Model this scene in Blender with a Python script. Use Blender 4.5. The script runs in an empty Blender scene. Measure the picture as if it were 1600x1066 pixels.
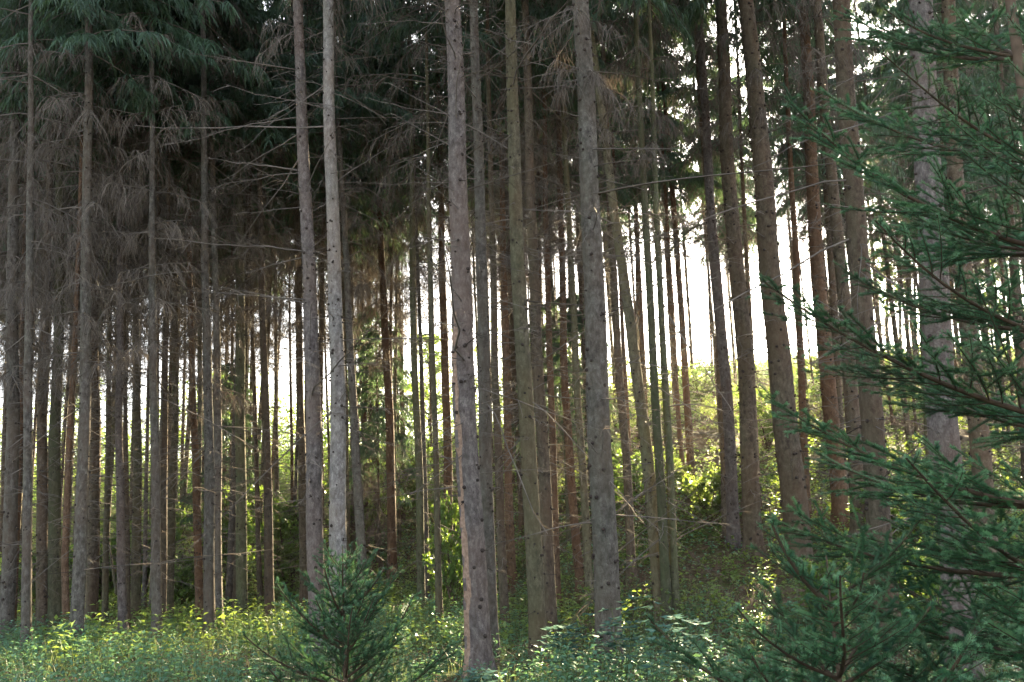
import bpy, math, random
import numpy as np
from mathutils import Vector, Matrix

SEED = 11
random.seed(SEED)
RNG = np.random.default_rng(SEED)
SC = bpy.context.scene
COL = SC.collection
R = math.radians

# ------------------------------------------------------------------ camera
PW, PH = 1600.0, 1066.0
FPX = 1537.0
CAM_Z = 1.6
PITCH, ROLL = 11.0, -2.0
CAM_ROT = Matrix.Rotation(R(90 + PITCH), 3, 'X') @ Matrix.Rotation(R(ROLL), 3, 'Z')
CAMM = np.array(CAM_ROT)
cam_data = bpy.data.cameras.new('camera')
cam_data.sensor_width = 36.0
cam_data.lens = FPX / PW * 36.0
cam_data.clip_start = 0.05
cam_data.clip_end = 3000
cam = bpy.data.objects.new('camera', cam_data)
COL.objects.link(cam)
cam.location = (0, 0, CAM_Z)
cam.rotation_euler = CAM_ROT.to_euler()
SC.camera = cam

def ray(px, py):
    d = np.array([(px - PW / 2) / FPX, -(py - PH / 2) / FPX, -1.0])
    d = CAMM @ d
    return d / d[1]                       # per metre of depth along +Y

def at(px, py, Y):
    d = ray(px, py)
    return np.array([d[0] * Y, Y, CAM_Z + d[2] * Y])

# ------------------------------------------------------------------ terrain
_XB = np.array([-60, -30, -14, -10, -5, -3.5, -1.5, 1.2, 2.2, 3.6, 6, 12, 30, 60.0])
_YB = np.array([44, 38, 32, 30, 27.5, 25.5, 22.5, 15.6, 13.9, 12.2, 11.6, 12.5, 15, 20.0])

def bank_start(x):
    s = 0
    for o in (-1.2, -.6, 0, .6, 1.2):
        s = s + np.interp(x + o, _XB, _YB)
    return s / 5

def ground(x, y):
    x = np.asarray(x, float); y = np.asarray(y, float)
    yb = bank_start(x)
    t = (y - yb)
    raw = 0.24 * (np.log1p(np.exp(np.clip(t / 1.1, -30, 30))) * 1.1)
    raw = np.where(t > 30, 0.24 * t, raw)
    cap = 7.0 + 1.1 * np.clip((x + 1) / 5, 0, 1) + 0.22 * np.clip(x - 7, 0, 25)
    k = 0.9
    h = np.clip(0.5 + 0.5 * (cap - raw) / k, 0, 1)
    z = cap * (1 - h) + raw * h - k * h * (1 - h)
    z = z - 0.02 * np.clip(y - 75, 0, 1e4)
    bump = (0.05 * np.sin(1.3 * x + .7 * y) + 0.04 * np.sin(2.1 * y - 1.7 * x + 1.1)
            + 0.03 * np.sin(3.7 * x + 2.9 * y) + 0.10 * np.sin(.41 * x - .33 * y + 2))
    fade = np.clip((y - 3) / 6, 0, 1)
    return z + bump * fade * (0.6 + 0.8 * np.clip(raw, 0, 1))

def hit(px, py, y0=5.0, y1=75.0):
    d = ray(px, py)
    ys = np.linspace(y0, y1, 2800)
    g = ground(d[0] * ys, ys) - (CAM_Z + d[2] * ys)
    i = np.argmax(g > 0)
    if g[i] <= 0:
        i = len(ys) - 1
    return ys[i]

# ------------------------------------------------------------------ mesh builder
class MB:
    def __init__(s):
        s.v = []; s.q = []; s.t = []; s.qm = []; s.tm = []; s.n = 0
    def add(s, v, q=None, t=None, m=0):
        v = np.asarray(v, np.float32).reshape(-1, 3)
        if q is not None and len(q):
            q = np.asarray(q, np.int64).reshape(-1, 4) + s.n
            s.q.append(q); s.qm.append(np.full(len(q), m, np.int32))
        if t is not None and len(t):
            t = np.asarray(t, np.int64).reshape(-1, 3) + s.n
            s.t.append(t); s.tm.append(np.full(len(t), m, np.int32))
        s.v.append(v); s.n += len(v)
    def tubes(s, P, Rd, sides=4, m=0, cap=False):
        P = np.asarray(P, float); Rd = np.asarray(Rd, float)
        N, K, _ = P.shape
        if N == 0: return
        T = np.gradient(P, axis=1)
        T /= np.linalg.norm(T, axis=2, keepdims=True) + 1e-9
        mean = T.mean(axis=1)
        ref = np.where(np.abs(mean[:, 2:3]) > 0.8, np.array([[1.0, 0, 0]]), np.array([[0, 0, 1.0]]))
        A = np.cross(T, ref[:, None, :]); A /= np.linalg.norm(A, axis=2, keepdims=True) + 1e-9
        B = np.cross(T, A)
        a = np.linspace(0, 2 * np.pi, sides, endpoint=False)
        V = (P[:, :, None, :] + Rd[:, :, None, None] *
             (A[:, :, None, :] * np.cos(a)[None, None, :, None] + B[:, :, None, :] * np.sin(a)[None, None, :, None]))
        idx = np.arange(N * K * sides).reshape(N, K, sides)
        i0 = idx[:, :-1, :]; i1 = idx[:, 1:, :]
        q = np.stack([i0, i1, np.roll(i1, -1, axis=2), np.roll(i0, -1, axis=2)], axis=-1)
        s.add(V.reshape(-1, 3), q.reshape(-1, 4), m=m)
    def ribbons(s, P, W, side, m=0):
        P = np.asarray(P, float); N, K, _ = P.shape
        if N == 0: return
        W = np.asarray(W, float); side = np.asarray(side, float)
        off = side[:, None, :] * W[:, :, None] * 0.5
        V = np.stack([P - off, P + off], axis=2)
        idx = np.arange(N * K * 2).reshape(N, K, 2)
        q = np.stack([idx[:, :-1, 0], idx[:, :-1, 1], idx[:, 1:, 1], idx[:, 1:, 0]], axis=-1)
        s.add(V.reshape(-1, 3), q.reshape(-1, 4), m=m)
    def leaves(s, C, D, S, L, W, m=0, fold=0.12):
        C = np.asarray(C, float)
        if len(C) == 0: return
        D = unit(D); S = unit(S - D * (S * D).sum(1, keepdims=True)); Nn = np.cross(D, S)
        L = np.asarray(L, float).reshape(-1, 1); W = np.asarray(W, float).reshape(-1, 1)
        b = C; tip = C + D * L - Nn * L * fold
        mid = C + D * L * 0.45 + Nn * L * fold * .5
        l = mid + S * W * 0.5; r = mid - S * W * 0.5
        V = np.stack([b, l, tip, r], axis=1)
        idx = np.arange(len(C) * 4).reshape(-1, 4)
        s.add(V.reshape(-1, 3), idx, m=m)
    def needles(s, C, D, S, L, W, m=0):
        C = np.asarray(C, float)
        if len(C) == 0: return
        L = np.asarray(L, float).reshape(-1, 1); W = np.asarray(W, float).reshape(-1, 1)
        V = np.stack([C - S * W * .5, C + S * W * .5, C + D * L + S * W * .2, C + D * L - S * W * .2], axis=1)
        s.add(V.reshape(-1, 3), np.arange(len(C) * 4).reshape(-1, 4), m=m)
    def mesh(s, name, mats, smooth=True):
        me = bpy.data.meshes.new(name)
        v = np.concatenate(s.v) if s.v else np.zeros((0, 3), np.float32)
        q = np.concatenate(s.q) if s.q else np.zeros((0, 4), np.int64)
        t = np.concatenate(s.t) if s.t else np.zeros((0, 3), np.int64)
        mi = np.concatenate(s.qm + s.tm) if (s.qm or s.tm) else np.zeros(0, np.int32)
        me.vertices.add(len(v)); me.vertices.foreach_set('co', v.astype(np.float32).ravel())
        loops = np.concatenate([q.ravel(), t.ravel()]).astype(np.int32)
        me.loops.add(len(loops)); me.loops.foreach_set('vertex_index', loops)
        starts = np.concatenate([np.arange(len(q)) * 4, len(q) * 4 + np.arange(len(t)) * 3]).astype(np.int32)
        me.polygons.add(len(starts)); me.polygons.foreach_set('loop_start', starts)
        for mm in mats: me.materials.append(mm)
        me.polygons.foreach_set('material_index', mi.astype(np.int32))
        me.polygons.foreach_set('use_smooth', np.full(len(starts), smooth))
        me.update(calc_edges=True)
        return me

def unit(a):
    a = np.asarray(a, float)
    return a / (np.linalg.norm(a, axis=-1, keepdims=True) + 1e-9)

def rand_dirs(n, rng):
    return unit(rng.normal(size=(n, 3)))

def sample_poly(P, bi, t):
    """points and tangents on polylines P[bi] at parameter t in 0..1"""
    K = P.shape[1]
    f = np.clip(t, 0, .9999) * (K - 1)
    i = f.astype(int); w = (f - i)[:, None]
    a = P[bi, i]; b = P[bi, i + 1]
    return a * (1 - w) + b * w, unit(b - a)

# ------------------------------------------------------------------ materials
def new_mat(name):
    m = bpy.data.materials.new(name); m.use_nodes = True
    nt = m.node_tree; nt.nodes.clear()
    return m, nt

class G:
    def __init__(s, nt): s.nt = nt
    def n(s, t, **k):
        nd = s.nt.nodes.new(t)
        for a, b in k.items():
            if a.startswith('i_'):
                nd.inputs[int(a[2:]) if a[2:].isdigit() else a[2:].replace('_', ' ')].default_value = b
            else: setattr(nd, a, b)
        return nd
    def l(s, a, b): s.nt.links.new(a, b)

def ramp(g, fac, stops):
    r = g.n('ShaderNodeValToRGB')
    while len(r.color_ramp.elements) < len(stops): r.color_ramp.elements.new(0.5)
    for e, (p, c) in zip(r.color_ramp.elements, stops):
        e.position = p; e.color = (*c, 1)
    g.l(fac, r.inputs[0]); return r.outputs[0]

def mixc(g, fac, a, b, mode='MIX'):
    m = g.n('ShaderNodeMix', data_type='RGBA', blend_type=mode)
    if isinstance(fac, float): m.inputs[0].default_value = fac
    else: g.l(fac, m.inputs[0])
    for s, v in ((6, a), (7, b)):
        if isinstance(v, tuple): m.inputs[s].default_value = (*v, 1)
        else: g.l(v, m.inputs[s])
    return m.outputs[2]

def bark(name, dark, mid, light, moss=(.10, .12, .06), mossy=0.3):
    m, nt = new_mat(name); g = G(nt)
    tc = g.n('ShaderNodeTexCoord'); oi = g.n('ShaderNodeObjectInfo')
    add = g.n('ShaderNodeVectorMath', operation='MULTIPLY_ADD')
    g.l(oi.outputs['Random'], add.inputs[1]); add.inputs[0].default_value = (37, 53, 71); g.l(tc.outputs['Object'], add.inputs[2])
    mp = g.n('ShaderNodeMapping'); g.l(add.outputs[0], mp.inputs[0]); mp.inputs['Scale'].default_value = (1, 1, .55)
    flake = g.n('ShaderNodeTexVoronoi', i_Scale=48.0); flake.feature = 'DISTANCE_TO_EDGE'; g.l(mp.outputs[0], flake.inputs['Vector'])
    fcell = g.n('ShaderNodeTexVoronoi', i_Scale=48.0); g.l(mp.outputs[0], fcell.inputs['Vector'])
    fine = g.n('ShaderNodeTexNoise', i_Scale=60.0, i_Detail=6.0, i_Roughness=.65); g.l(mp.outputs[0], fine.inputs['Vector'])
    mpb = g.n('ShaderNodeMapping'); g.l(add.outputs[0], mpb.inputs[0]); mpb.inputs['Scale'].default_value = (1, 1, .22)
    big = g.n('ShaderNodeTexNoise', i_Scale=5.0, i_Detail=5.0, i_Roughness=.6); g.l(mpb.outputs[0], big.inputs['Vector'])
    med = g.n('ShaderNodeTexNoise', i_Scale=18.0, i_Detail=4.0); g.l(mp.outputs[0], med.inputs['Vector'])
    c = ramp(g, med.outputs[0], [(.30, dark), (.5, mid), (.70, light)])
    sr = g.n('ShaderNodeSeparateColor'); g.l(fcell.outputs['Color'], sr.inputs[0])
    cv = ramp(g, sr.outputs[0], [(0, (.72, .70, .70)), (1, (1.28, 1.26, 1.24))])
    c = mixc(g, 0.8, c, cv, 'MULTIPLY')
    e = ramp(g, flake.outputs['Distance'], [(0, (.45, .45, .45)), (.07, (1, 1, 1))])
    c = mixc(g, 0.8, c, e, 'MULTIPLY')
    f2 = ramp(g, fine.outputs[0], [(.3, (.62, .62, .62)), (.7, (1.25, 1.25, 1.25))])
    c = mixc(g, 0.8, c, f2, 'MULTIPLY')
    mk = ramp(g, big.outputs[0], [(.5 - .16 * mossy, (0, 0, 0)), (.72 - .16 * mossy, (mossy * 1.2,) * 3)])
    c = mixc(g, mk, c, moss)
    # slow change of tint up the bole, and algae on the weather side
    tint = g.n('ShaderNodeTexNoise', i_Scale=1.1, i_Detail=3.0); g.l(add.outputs[0], tint.inputs['Vector'])
    tm = ramp(g, tint.outputs[0], [(.38, (0, 0, 0)), (.68, (.55, .55, .55))])
    c = mixc(g, tm, c, tuple(a * b for a, b in zip(mid, (1.12, .88, .70))))
    ge = g.n('ShaderNodeNewGeometry'); dt = g.n('ShaderNodeVectorMath', operation='DOT_PRODUCT')
    g.l(ge.outputs['True Normal'], dt.inputs[0]); dt.inputs[1].default_value = (-.8, -.45, .1)
    al = g.n('ShaderNodeMath', operation='MULTIPLY_ADD', i_1=.45); g.l(dt.outputs['Value'], al.inputs[0]); g.l(med.outputs[0], al.inputs[2])
    am = ramp(g, al.outputs[0], [(.62, (0, 0, 0)), (.95, (.15 + .45 * mossy,) * 3)])
    c = mixc(g, am, c, moss)
    rv = g.n('ShaderNodeMapRange', i_3=.78, i_4=1.2); g.l(oi.outputs['Random'], rv.inputs[0])
    hsv = g.n('ShaderNodeHueSaturation'); g.l(rv.outputs[0], hsv.inputs['Value']); g.l(c, hsv.inputs['Color'])
    b = g.n('ShaderNodeBsdfPrincipled'); g.l(hsv.outputs[0], b.inputs['Base Color']); b.inputs['Roughness'].default_value = .85
    b.inputs['Specular IOR Level'].default_value = .25
    hsum = g.n('ShaderNodeMath', operation='MULTIPLY_ADD', i_1=.5); g.l(fine.outputs[0], hsum.inputs[0])
    cl = g.n('ShaderNodeMath', operation='MINIMUM', i_1=.12); g.l(flake.outputs['Distance'], cl.inputs[0])
    ml = g.n('ShaderNodeMath', operation='MULTIPLY', i_1=5.0); g.l(cl.outputs[0], ml.inputs[0]); g.l(ml.outputs[0], hsum.inputs[2])
    bp = g.n('ShaderNodeBump', i_Strength=.75, i_Distance=.012); g.l(hsum.outputs[0], bp.inputs['Height']); g.l(bp.outputs[0], b.inputs['Normal'])
    o = g.n('ShaderNodeOutputMaterial'); g.l(b.outputs[0], o.inputs[0])
    return m

def plain(name, c0, c1, scale=8.0, rough=.85, spec=.2):
    m, nt = new_mat(name); g = G(nt)
    tc = g.n('ShaderNodeTexCoord')
    nz = g.n('ShaderNodeTexNoise', i_Scale=scale, i_Detail=4.0); g.l(tc.outputs['Object'], nz.inputs['Vector'])
    c = ramp(g, nz.outputs[0], [(.3, c0), (.7, c1)])
    b = g.n('ShaderNodeBsdfPrincipled'); g.l(c, b.inputs['Base Color']); b.inputs['Roughness'].default_value = rough
    b.inputs['Specular IOR Level'].default_value = spec
    o = g.n('ShaderNodeOutputMaterial'); g.l(b.outputs[0], o.inputs[0])
    return m

def leafy(name, c0, c1, tr, trans=.45, spec=.12, scale=.8, rough=.45):
    m, nt = new_mat(name); g = G(nt)
    ge = g.n('ShaderNodeNewGeometry'); tc = g.n('ShaderNodeTexCoord'); oi = g.n('ShaderNodeObjectInfo')
    nz = g.n('ShaderNodeTexNoise', i_Scale=scale, i_Detail=3.0); g.l(ge.outputs['Position'], nz.inputs['Vector'])
    av = g.n('ShaderNodeMath', operation='MULTIPLY_ADD', i_1=.55); g.l(ge.outputs['Random Per Island'], av.inputs[0])
    sc = g.n('ShaderNodeMath', operation='MULTIPLY', i_1=.5); g.l(nz.outputs[0], sc.inputs[0]); g.l(sc.outputs[0], av.inputs[2])
    c = ramp(g, av.outputs[0], [(.15, c0), (.8, c1)])
    ov = g.n('ShaderNodeMapRange', i_3=.72, i_4=1.3); g.l(oi.outputs['Random'], ov.inputs[0])
    oh = g.n('ShaderNodeHueSaturation'); g.l(ov.outputs[0], oh.inputs['Value']); g.l(c, oh.inputs['Color']); c = oh.outputs[0]
    d = g.n('ShaderNodeBsdfDiffuse'); g.l(c, d.inputs[0])
    t = g.n('ShaderNodeBsdfTranslucent')
    tm = mixc(g, .45, c, tr); g.l(tm, t.inputs[0])
    mx = g.n('ShaderNodeMixShader', i_0=trans); g.l(d.outputs[0], mx.inputs[1]); g.l(t.outputs[0], mx.inputs[2])
    gl = g.n('ShaderNodeBsdfGlossy'); gl.inputs['Roughness'].default_value = rough; gl.inputs['Color'].default_value = (.9, .95, 1, 1)
    lw = g.n('ShaderNodeLayerWeight', i_0=.25)
    f = g.n('ShaderNodeMath', operation='MULTIPLY', i_1=spec); g.l(lw.outputs['Facing'], f.inputs[0])
    f2 = g.n('ShaderNodeMath', operation='ADD', i_1=spec * .25); g.l(f.outputs[0], f2.inputs[0])
    m2 = g.n('ShaderNodeMixShader'); g.l(f2.outputs[0], m2.inputs[0]); g.l(mx.outputs[0], m2.inputs[1]); g.l(gl.outputs[0], m2.inputs[2])
    o = g.n('ShaderNodeOutputMaterial'); g.l(m2.outputs[0], o.inputs[0])
    return m

M = {}
M['grey'] = bark('bark grey', (.058, .051, .046), (.122, .110, .100), (.205, .190, .175), (.095, .105, .07), .25)
M['pale'] = bark('bark pale', (.125, .115, .112), (.235, .222, .218), (.345, .33, .325), (.19, .18, .14), .3)
M['purple'] = bark('bark purple', (.072, .060, .058), (.142, .122, .118), (.225, .198, .192), (.115, .11, .09), .2)
M['brown'] = bark('bark brown', (.055, .041, .031), (.108, .083, .064), (.175, .140, .110), (.09, .09, .05), .3)
M['red'] = bark('bark red', (.075, .045, .030), (.140, .088, .058), (.215, .145, .102), (.12, .09, .05), .2)
M['moss'] = bark('bark mossy', (.055, .053, .036), (.105, .100, .066), (.165, .158, .112), (.078, .098, .045), .55)
M['olive'] = bark('bark olive', (.060, .053, .036), (.118, .103, .070), (.188, .167, .118), (.098, .105, .055), .4)
M['knot'] = plain('knot', (.022, .017, .015), (.06, .045, .038), 30)
M['heartwood'] = plain('stripped wood', (.16, .10, .07), (.34, .24, .18), 25)
M['twig'] = plain('dead twig', (.08, .068, .06), (.20, .172, .15), 3.0)
M['twigfine'] = leafy('dead twiglets', (.075, .063, .055), (.185, .158, .136), (.27, .21, .15), trans=.18, spec=.03)
M['needle_far'] = leafy('spruce foliage', (.028, .066, .042), (.075, .14, .08), (.20, .30, .08), trans=.35, spec=.10)
M['needle_near'] = leafy('young spruce needles', (.010, .048, .036), (.050, .130, .056), (.14, .28, .07), trans=.28, spec=.05, scale=3.0, rough=.4)
M['shoot'] = plain('shoot bark', (.04, .030, .02), (.09, .062, .04), 20)
M['needle_tip'] = leafy('young spruce tips', (.045, .14, .075), (.13, .26, .12), (.18, .36, .12), trans=.3, spec=.08, scale=3.0, rough=.4)
M['youngbark'] = plain('young bark', (.07, .05, .035), (.14, .10, .07), 20)
M['herb'] = leafy('herb leaves', (.045, .145, .09), (.115, .27, .155), (.30, .48, .12), trans=.45, spec=.14, scale=.5)
M['grass'] = leafy('grass blades', (.06, .135, .06), (.16, .215, .09), (.42, .42, .10), trans=.45, spec=.12, scale=.6)
M['leaf'] = leafy('shrub leaves', (.07, .16, .035), (.15, .28, .06), (.45, .60, .06), trans=.64, spec=.15, scale=.6)
M['leaf_elder'] = leafy('elder leaves', (.06, .13, .10), (.11, .20, .15), (.16, .28, .10), trans=.10, spec=.02, scale=2)
M['bramble'] = leafy('bramble leaves', (.06, .13, .03), (.16, .25, .06), (.45, .58, .07), trans=.62, spec=.15, scale=.35)
M['stemgreen'] = plain('herb stem', (.06, .09, .03), (.14, .16, .06), 8)
M['litter'] = leafy('litter', (.09, .065, .047), (.27, .20, .145), (.25, .18, .10), trans=.15, spec=.03)

def ground_mat():
    m, nt = new_mat('forest floor'); g = G(nt)
    ge = g.n('ShaderNodeNewGeometry')
    a = g.n('ShaderNodeTexNoise', i_Scale=.55, i_Detail=6.0, i_Roughness=.6); g.l(ge.outputs['Position'], a.inputs['Vector'])
    b = g.n('ShaderNodeTexNoise', i_Scale=9.0, i_Detail=6.0, i_Roughness=.7); g.l(ge.outputs['Position'], b.inputs['Vector'])
    c1 = ramp(g, b.outputs[0], [(.3, (.05, .036, .026)), (.55, (.14, .10, .07)), (.75, (.25, .19, .14))])
    c2 = ramp(g, b.outputs[0], [(.3, (.035, .055, .018)), (.7, (.10, .13, .04))])
    k = ramp(g, a.outputs[0], [(.47, (0, 0, 0)), (.60, (1, 1, 1))])
    c = mixc(g, k, c1, c2)
    # open grass beyond the wood
    sx = g.n('ShaderNodeSeparateXYZ'); g.l(ge.outputs['Position'], sx.inputs[0])
    yy = g.n('ShaderNodeMath', operation='MULTIPLY_ADD', i_1=7.0); g.l(a.outputs[0], yy.inputs[0]); g.l(sx.outputs[1], yy.inputs[2])
    mr = g.n('ShaderNodeMapRange', i_1=42.0, i_2=47.0); g.l(yy.outputs[0], mr.inputs[0])
    c3 = ramp(g, b.outputs[0], [(.3, (.09, .13, .03)), (.7, (.22, .25, .08))])
    c = mixc(g, mr.outputs[0], c, c3)
    bs = g.n('ShaderNodeBsdfPrincipled'); g.l(c, bs.inputs['Base Color']); bs.inputs['Roughness'].default_value = .95
    bs.inputs['Specular IOR Level'].default_value = .1
    bp = g.n('ShaderNodeBump', i_Strength=.9, i_Distance=.06); g.l(b.outputs[0], bp.inputs['Height']); g.l(bp.outputs[0], bs.inputs['Normal'])
    o = g.n('ShaderNodeOutputMaterial'); g.l(bs.outputs[0], o.inputs[0])
    return m
M['ground'] = ground_mat()

# ------------------------------------------------------------------ objects
def link(name, data, parent=None, loc=None):
    o = bpy.data.objects.new(name, data); COL.objects.link(o)
    if parent is not None: o.parent = parent
    if loc is not None: o.location = [float(c) for c in loc]
    return o

def tag(o, label=None, cat=None, group=None, kind=None):
    if label: o['label'] = label
    if cat: o['category'] = cat
    if group: o['group'] = group
    if kind: o['kind'] = kind
    return o

def thing(name, label, cat, loc, group=None):
    return tag(link(name, None, None, loc), label, cat, group)

# ---- ground sheet
def grid_axis(parts):
    out = []
    for a, b, s in parts: out.append(np.arange(a, b, s))
    return np.concatenate(out + [np.array([parts[-1][1]])])
gx = grid_axis([(-900, -120, 60), (-120, -40, 8), (-40, -20, 1.2), (-20, 20, .3), (20, 40, 1.2), (40, 120, 8), (120, 900, 60)])
gy = grid_axis([(-900, -60, 60), (-60, -8, 5), (-8, 5, 1), (5, 48, .3), (48, 80, 1), (80, 160, 8), (160, 1500, 90)])
X, Y = np.meshgrid(gx, gy)
Z = ground(X, Y)
mb = MB()
ii = np.arange(X.size).reshape(X.shape)
mb.add(np.stack([X, Y, Z], -1).reshape(-1, 3),
       np.stack([ii[:-1, :-1], ii[:-1, 1:], ii[1:, 1:], ii[1:, :-1]], -1).reshape(-1, 4))
tag(link('ground', mb.mesh('ground', [M['ground']])), kind='structure')

# ------------------------------------------------------------------ spruce crowns
def boughs(rng, n, z, length, az, pitch, droop, K=8):
    """polylines for n boughs leaving the stem at height z"""
    t = np.linspace(0, 1, K)[None, :]
    d = np.stack([np.cos(az), np.sin(az)], -1)
    wob = rng.normal(0, .05, (n, K)).cumsum(1) * length[:, None] * .3
    wob[:, 0] = 0
    r = length[:, None] * t
    h = z[:, None] + length[:, None] * (np.tan(pitch)[:, None] * t - droop[:, None] * t ** 2 + .35 * droop[:, None] * t ** 4)
    sx = -d[:, 1:2] * wob; sy = d[:, 0:1] * wob
    return np.stack([d[:, 0:1] * r + sx, d[:, 1:2] * r + sy, h + wob * .3], -1)

def twigs_on(rng, P, length, per, tmin, lmin, lmax, hang, K=4, pw=.6):
    n = len(P)
    bi = np.repeat(np.arange(n), per)
    t = tmin + (1 - tmin) * rng.random(len(bi)) ** .9
    p, tan = sample_poly(P, bi, t)
    side = unit(np.cross(tan, np.array([0, 0, 1.0]))) * np.where(rng.random(len(bi)) < .5, -1, 1)[:, None]
    L = (lmin + (lmax - lmin) * rng.random(len(bi))) * (1.15 - pw * t) * np.minimum(1, length[bi] / 1.2)
    d0 = unit(tan * (.55 + .5 * rng.random((len(bi), 1))) + side * (.4 + .7 * rng.random((len(bi), 1))) + rng.normal(0, .15, (len(bi), 3)))
    s = np.linspace(0, 1, K)[None, :, None]
    g = np.array([0, 0, -1.0])
    Q = p[:, None, :] + L[:, None, None] * (d0[:, None, :] * (s - .35 * hang * s ** 2) + g * (hang * s ** 1.6)[..., :])
    return Q, L

def ribbon_side(rng, Q):
    d = unit(Q[:, -1] - Q[:, 0])
    return unit(np.cross(d, rand_dirs(len(Q), rng)))

def crown_mesh(seed, bare=(1.2, 5), dead=(5, 9.5), live=(9, 20), deadlen=1.5, livelen=1.9,
               dense=1.0, barelen=.8, livedense=1.0):
    rng = np.random.default_rng(seed); mb = MB()
    # sparse bare lower twigs
    if bare:
        n = int((bare[1] - bare[0]) * 10)
        z = rng.uniform(*bare, n)
        L = barelen * rng.gamma(1.8, .38, n) + .15
        P = boughs(rng, n, z, L, rng.uniform(0, 6.283, n), rng.normal(-.05, .28, n), rng.uniform(0, .25, n))
        mb.tubes(P, np.linspace(1, .35, 8)[None] * (.0045 + .0035 * L[:, None]), 3, 0)
        Q, q = twigs_on(rng, P, L, 6, .25, .12, .5, .3)
        mb.ribbons(Q, np.linspace(1, .5, 4)[None] * np.full((len(Q), 1), .008), ribbon_side(rng, Q), 1)
    # dead hanging curtain
    if dead:
        zs = np.arange(dead[0], dead[1], .36 / dense); per = 5
        z = np.repeat(zs, per) + rng.normal(0, .07, len(zs) * per); n = len(z)
        u = (z - dead[0]) / (dead[1] - dead[0])
        L = deadlen * (.65 + .5 * u) * rng.uniform(.45, 1.15, n)
        P = boughs(rng, n, z, L, rng.uniform(0, 6.283, n), rng.normal(-.08, .2, n), rng.uniform(.15, .5, n))
        mb.tubes(P, np.linspace(1, .35, 8)[None] * (.008 + .005 * L[:, None]), 3, 0)
        Q, q = twigs_on(rng, P, L, 11, .12, .18, .55, .7)
        mb.ribbons(Q, np.linspace(1, .55, 4)[None] * np.full((len(Q), 1), .010), ribbon_side(rng, Q), 1)
        S, s = twigs_on(rng, Q, np.full(len(Q), 1.2), 4, .08, .08, .32, .8, K=3, pw=.3)
        mb.ribbons(S, np.linspace(1, .6, 3)[None] * np.full((len(S), 1), .007), ribbon_side(rng, S), 1)
    # green crown
    if live:
        zs = np.arange(live[0], live[1] - .3, .42 / livedense); per = 6
        z = np.repeat(zs, per) + rng.normal(0, .1, len(zs) * per); n = len(z)
        u = np.clip((z - live[0]) / (live[1] - live[0]), 0, 1)
        L = (livelen * (1 - u) ** .8 * rng.uniform(.6, 1.15, n) + .25)
        P = boughs(rng, n, z, L, rng.uniform(0, 6.283, n), -.15 + .55 * u + rng.normal(0, .12, n), .45 - .25 * u)
        mb.tubes(P, np.linspace(1, .25, 8)[None] * (.007 + .006 * L[:, None]), 3, 0)
        Q, q = twigs_on(rng, P, L, 15, .1, .25, .7, .5)
        for _ in range(2):
            mb.ribbons(Q, np.array([[.012, .016, .014, .006]]) * np.ones((len(Q), 1)), ribbon_side(rng, Q), 2)
        S, s = twigs_on(rng, Q, np.full(len(Q), 1.2), 15, .03, .06, .26, .75, K=3, pw=.3)
        mb.ribbons(S, np.array([[.013, .016, .006]]) * np.ones((len(S), 1)), ribbon_side(rng, S), 2)
    return mb.mesh('crown', [M['twig'], M['twigfine'], M['needle_far']])

CROWN = {
    # low curtain, mid curtain, high curtain, near bare, edge of wood, thin crowns of the open side
    'low': [crown_mesh(s, (1.0, 5.2), (4.7, 10.6), (10.4, 17), 1.3, 1.6, .54, .8, .62) for s in (1, 2, 3)],
    'mid': [crown_mesh(s, (1.0, 7.0), (6.5, 11.0), (10.6, 19), 1.3, 1.7, .54, .8, .62) for s in (4, 5, 6)],
    'high': [crown_mesh(s, (1.0, 8.0), (7.5, 12.0), (11.6, 19.5), 1.35, 1.45, .52, .8, .5) for s in (7, 8, 9)],
    'near': [crown_mesh(s, (2.2, 9.0), (9.5, 12.), (12.5, 21), 1.4, 1.6, .45, 1.0, .5) for s in (10, 11, 12)],
    'edge': [crown_mesh(s, (.8, 6.), (5.5, 8.0), (7.5, 15), 1.1, 1.4, .5, .8, .42) for s in (13, 14, 15)],
    'thin': [crown_mesh(s, (1.0, 8.0), (7.5, 10.5), (10.5, 17), 1.1, 1.3, .4, .9, .36) for s in (16, 17, 18)],
}

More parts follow.
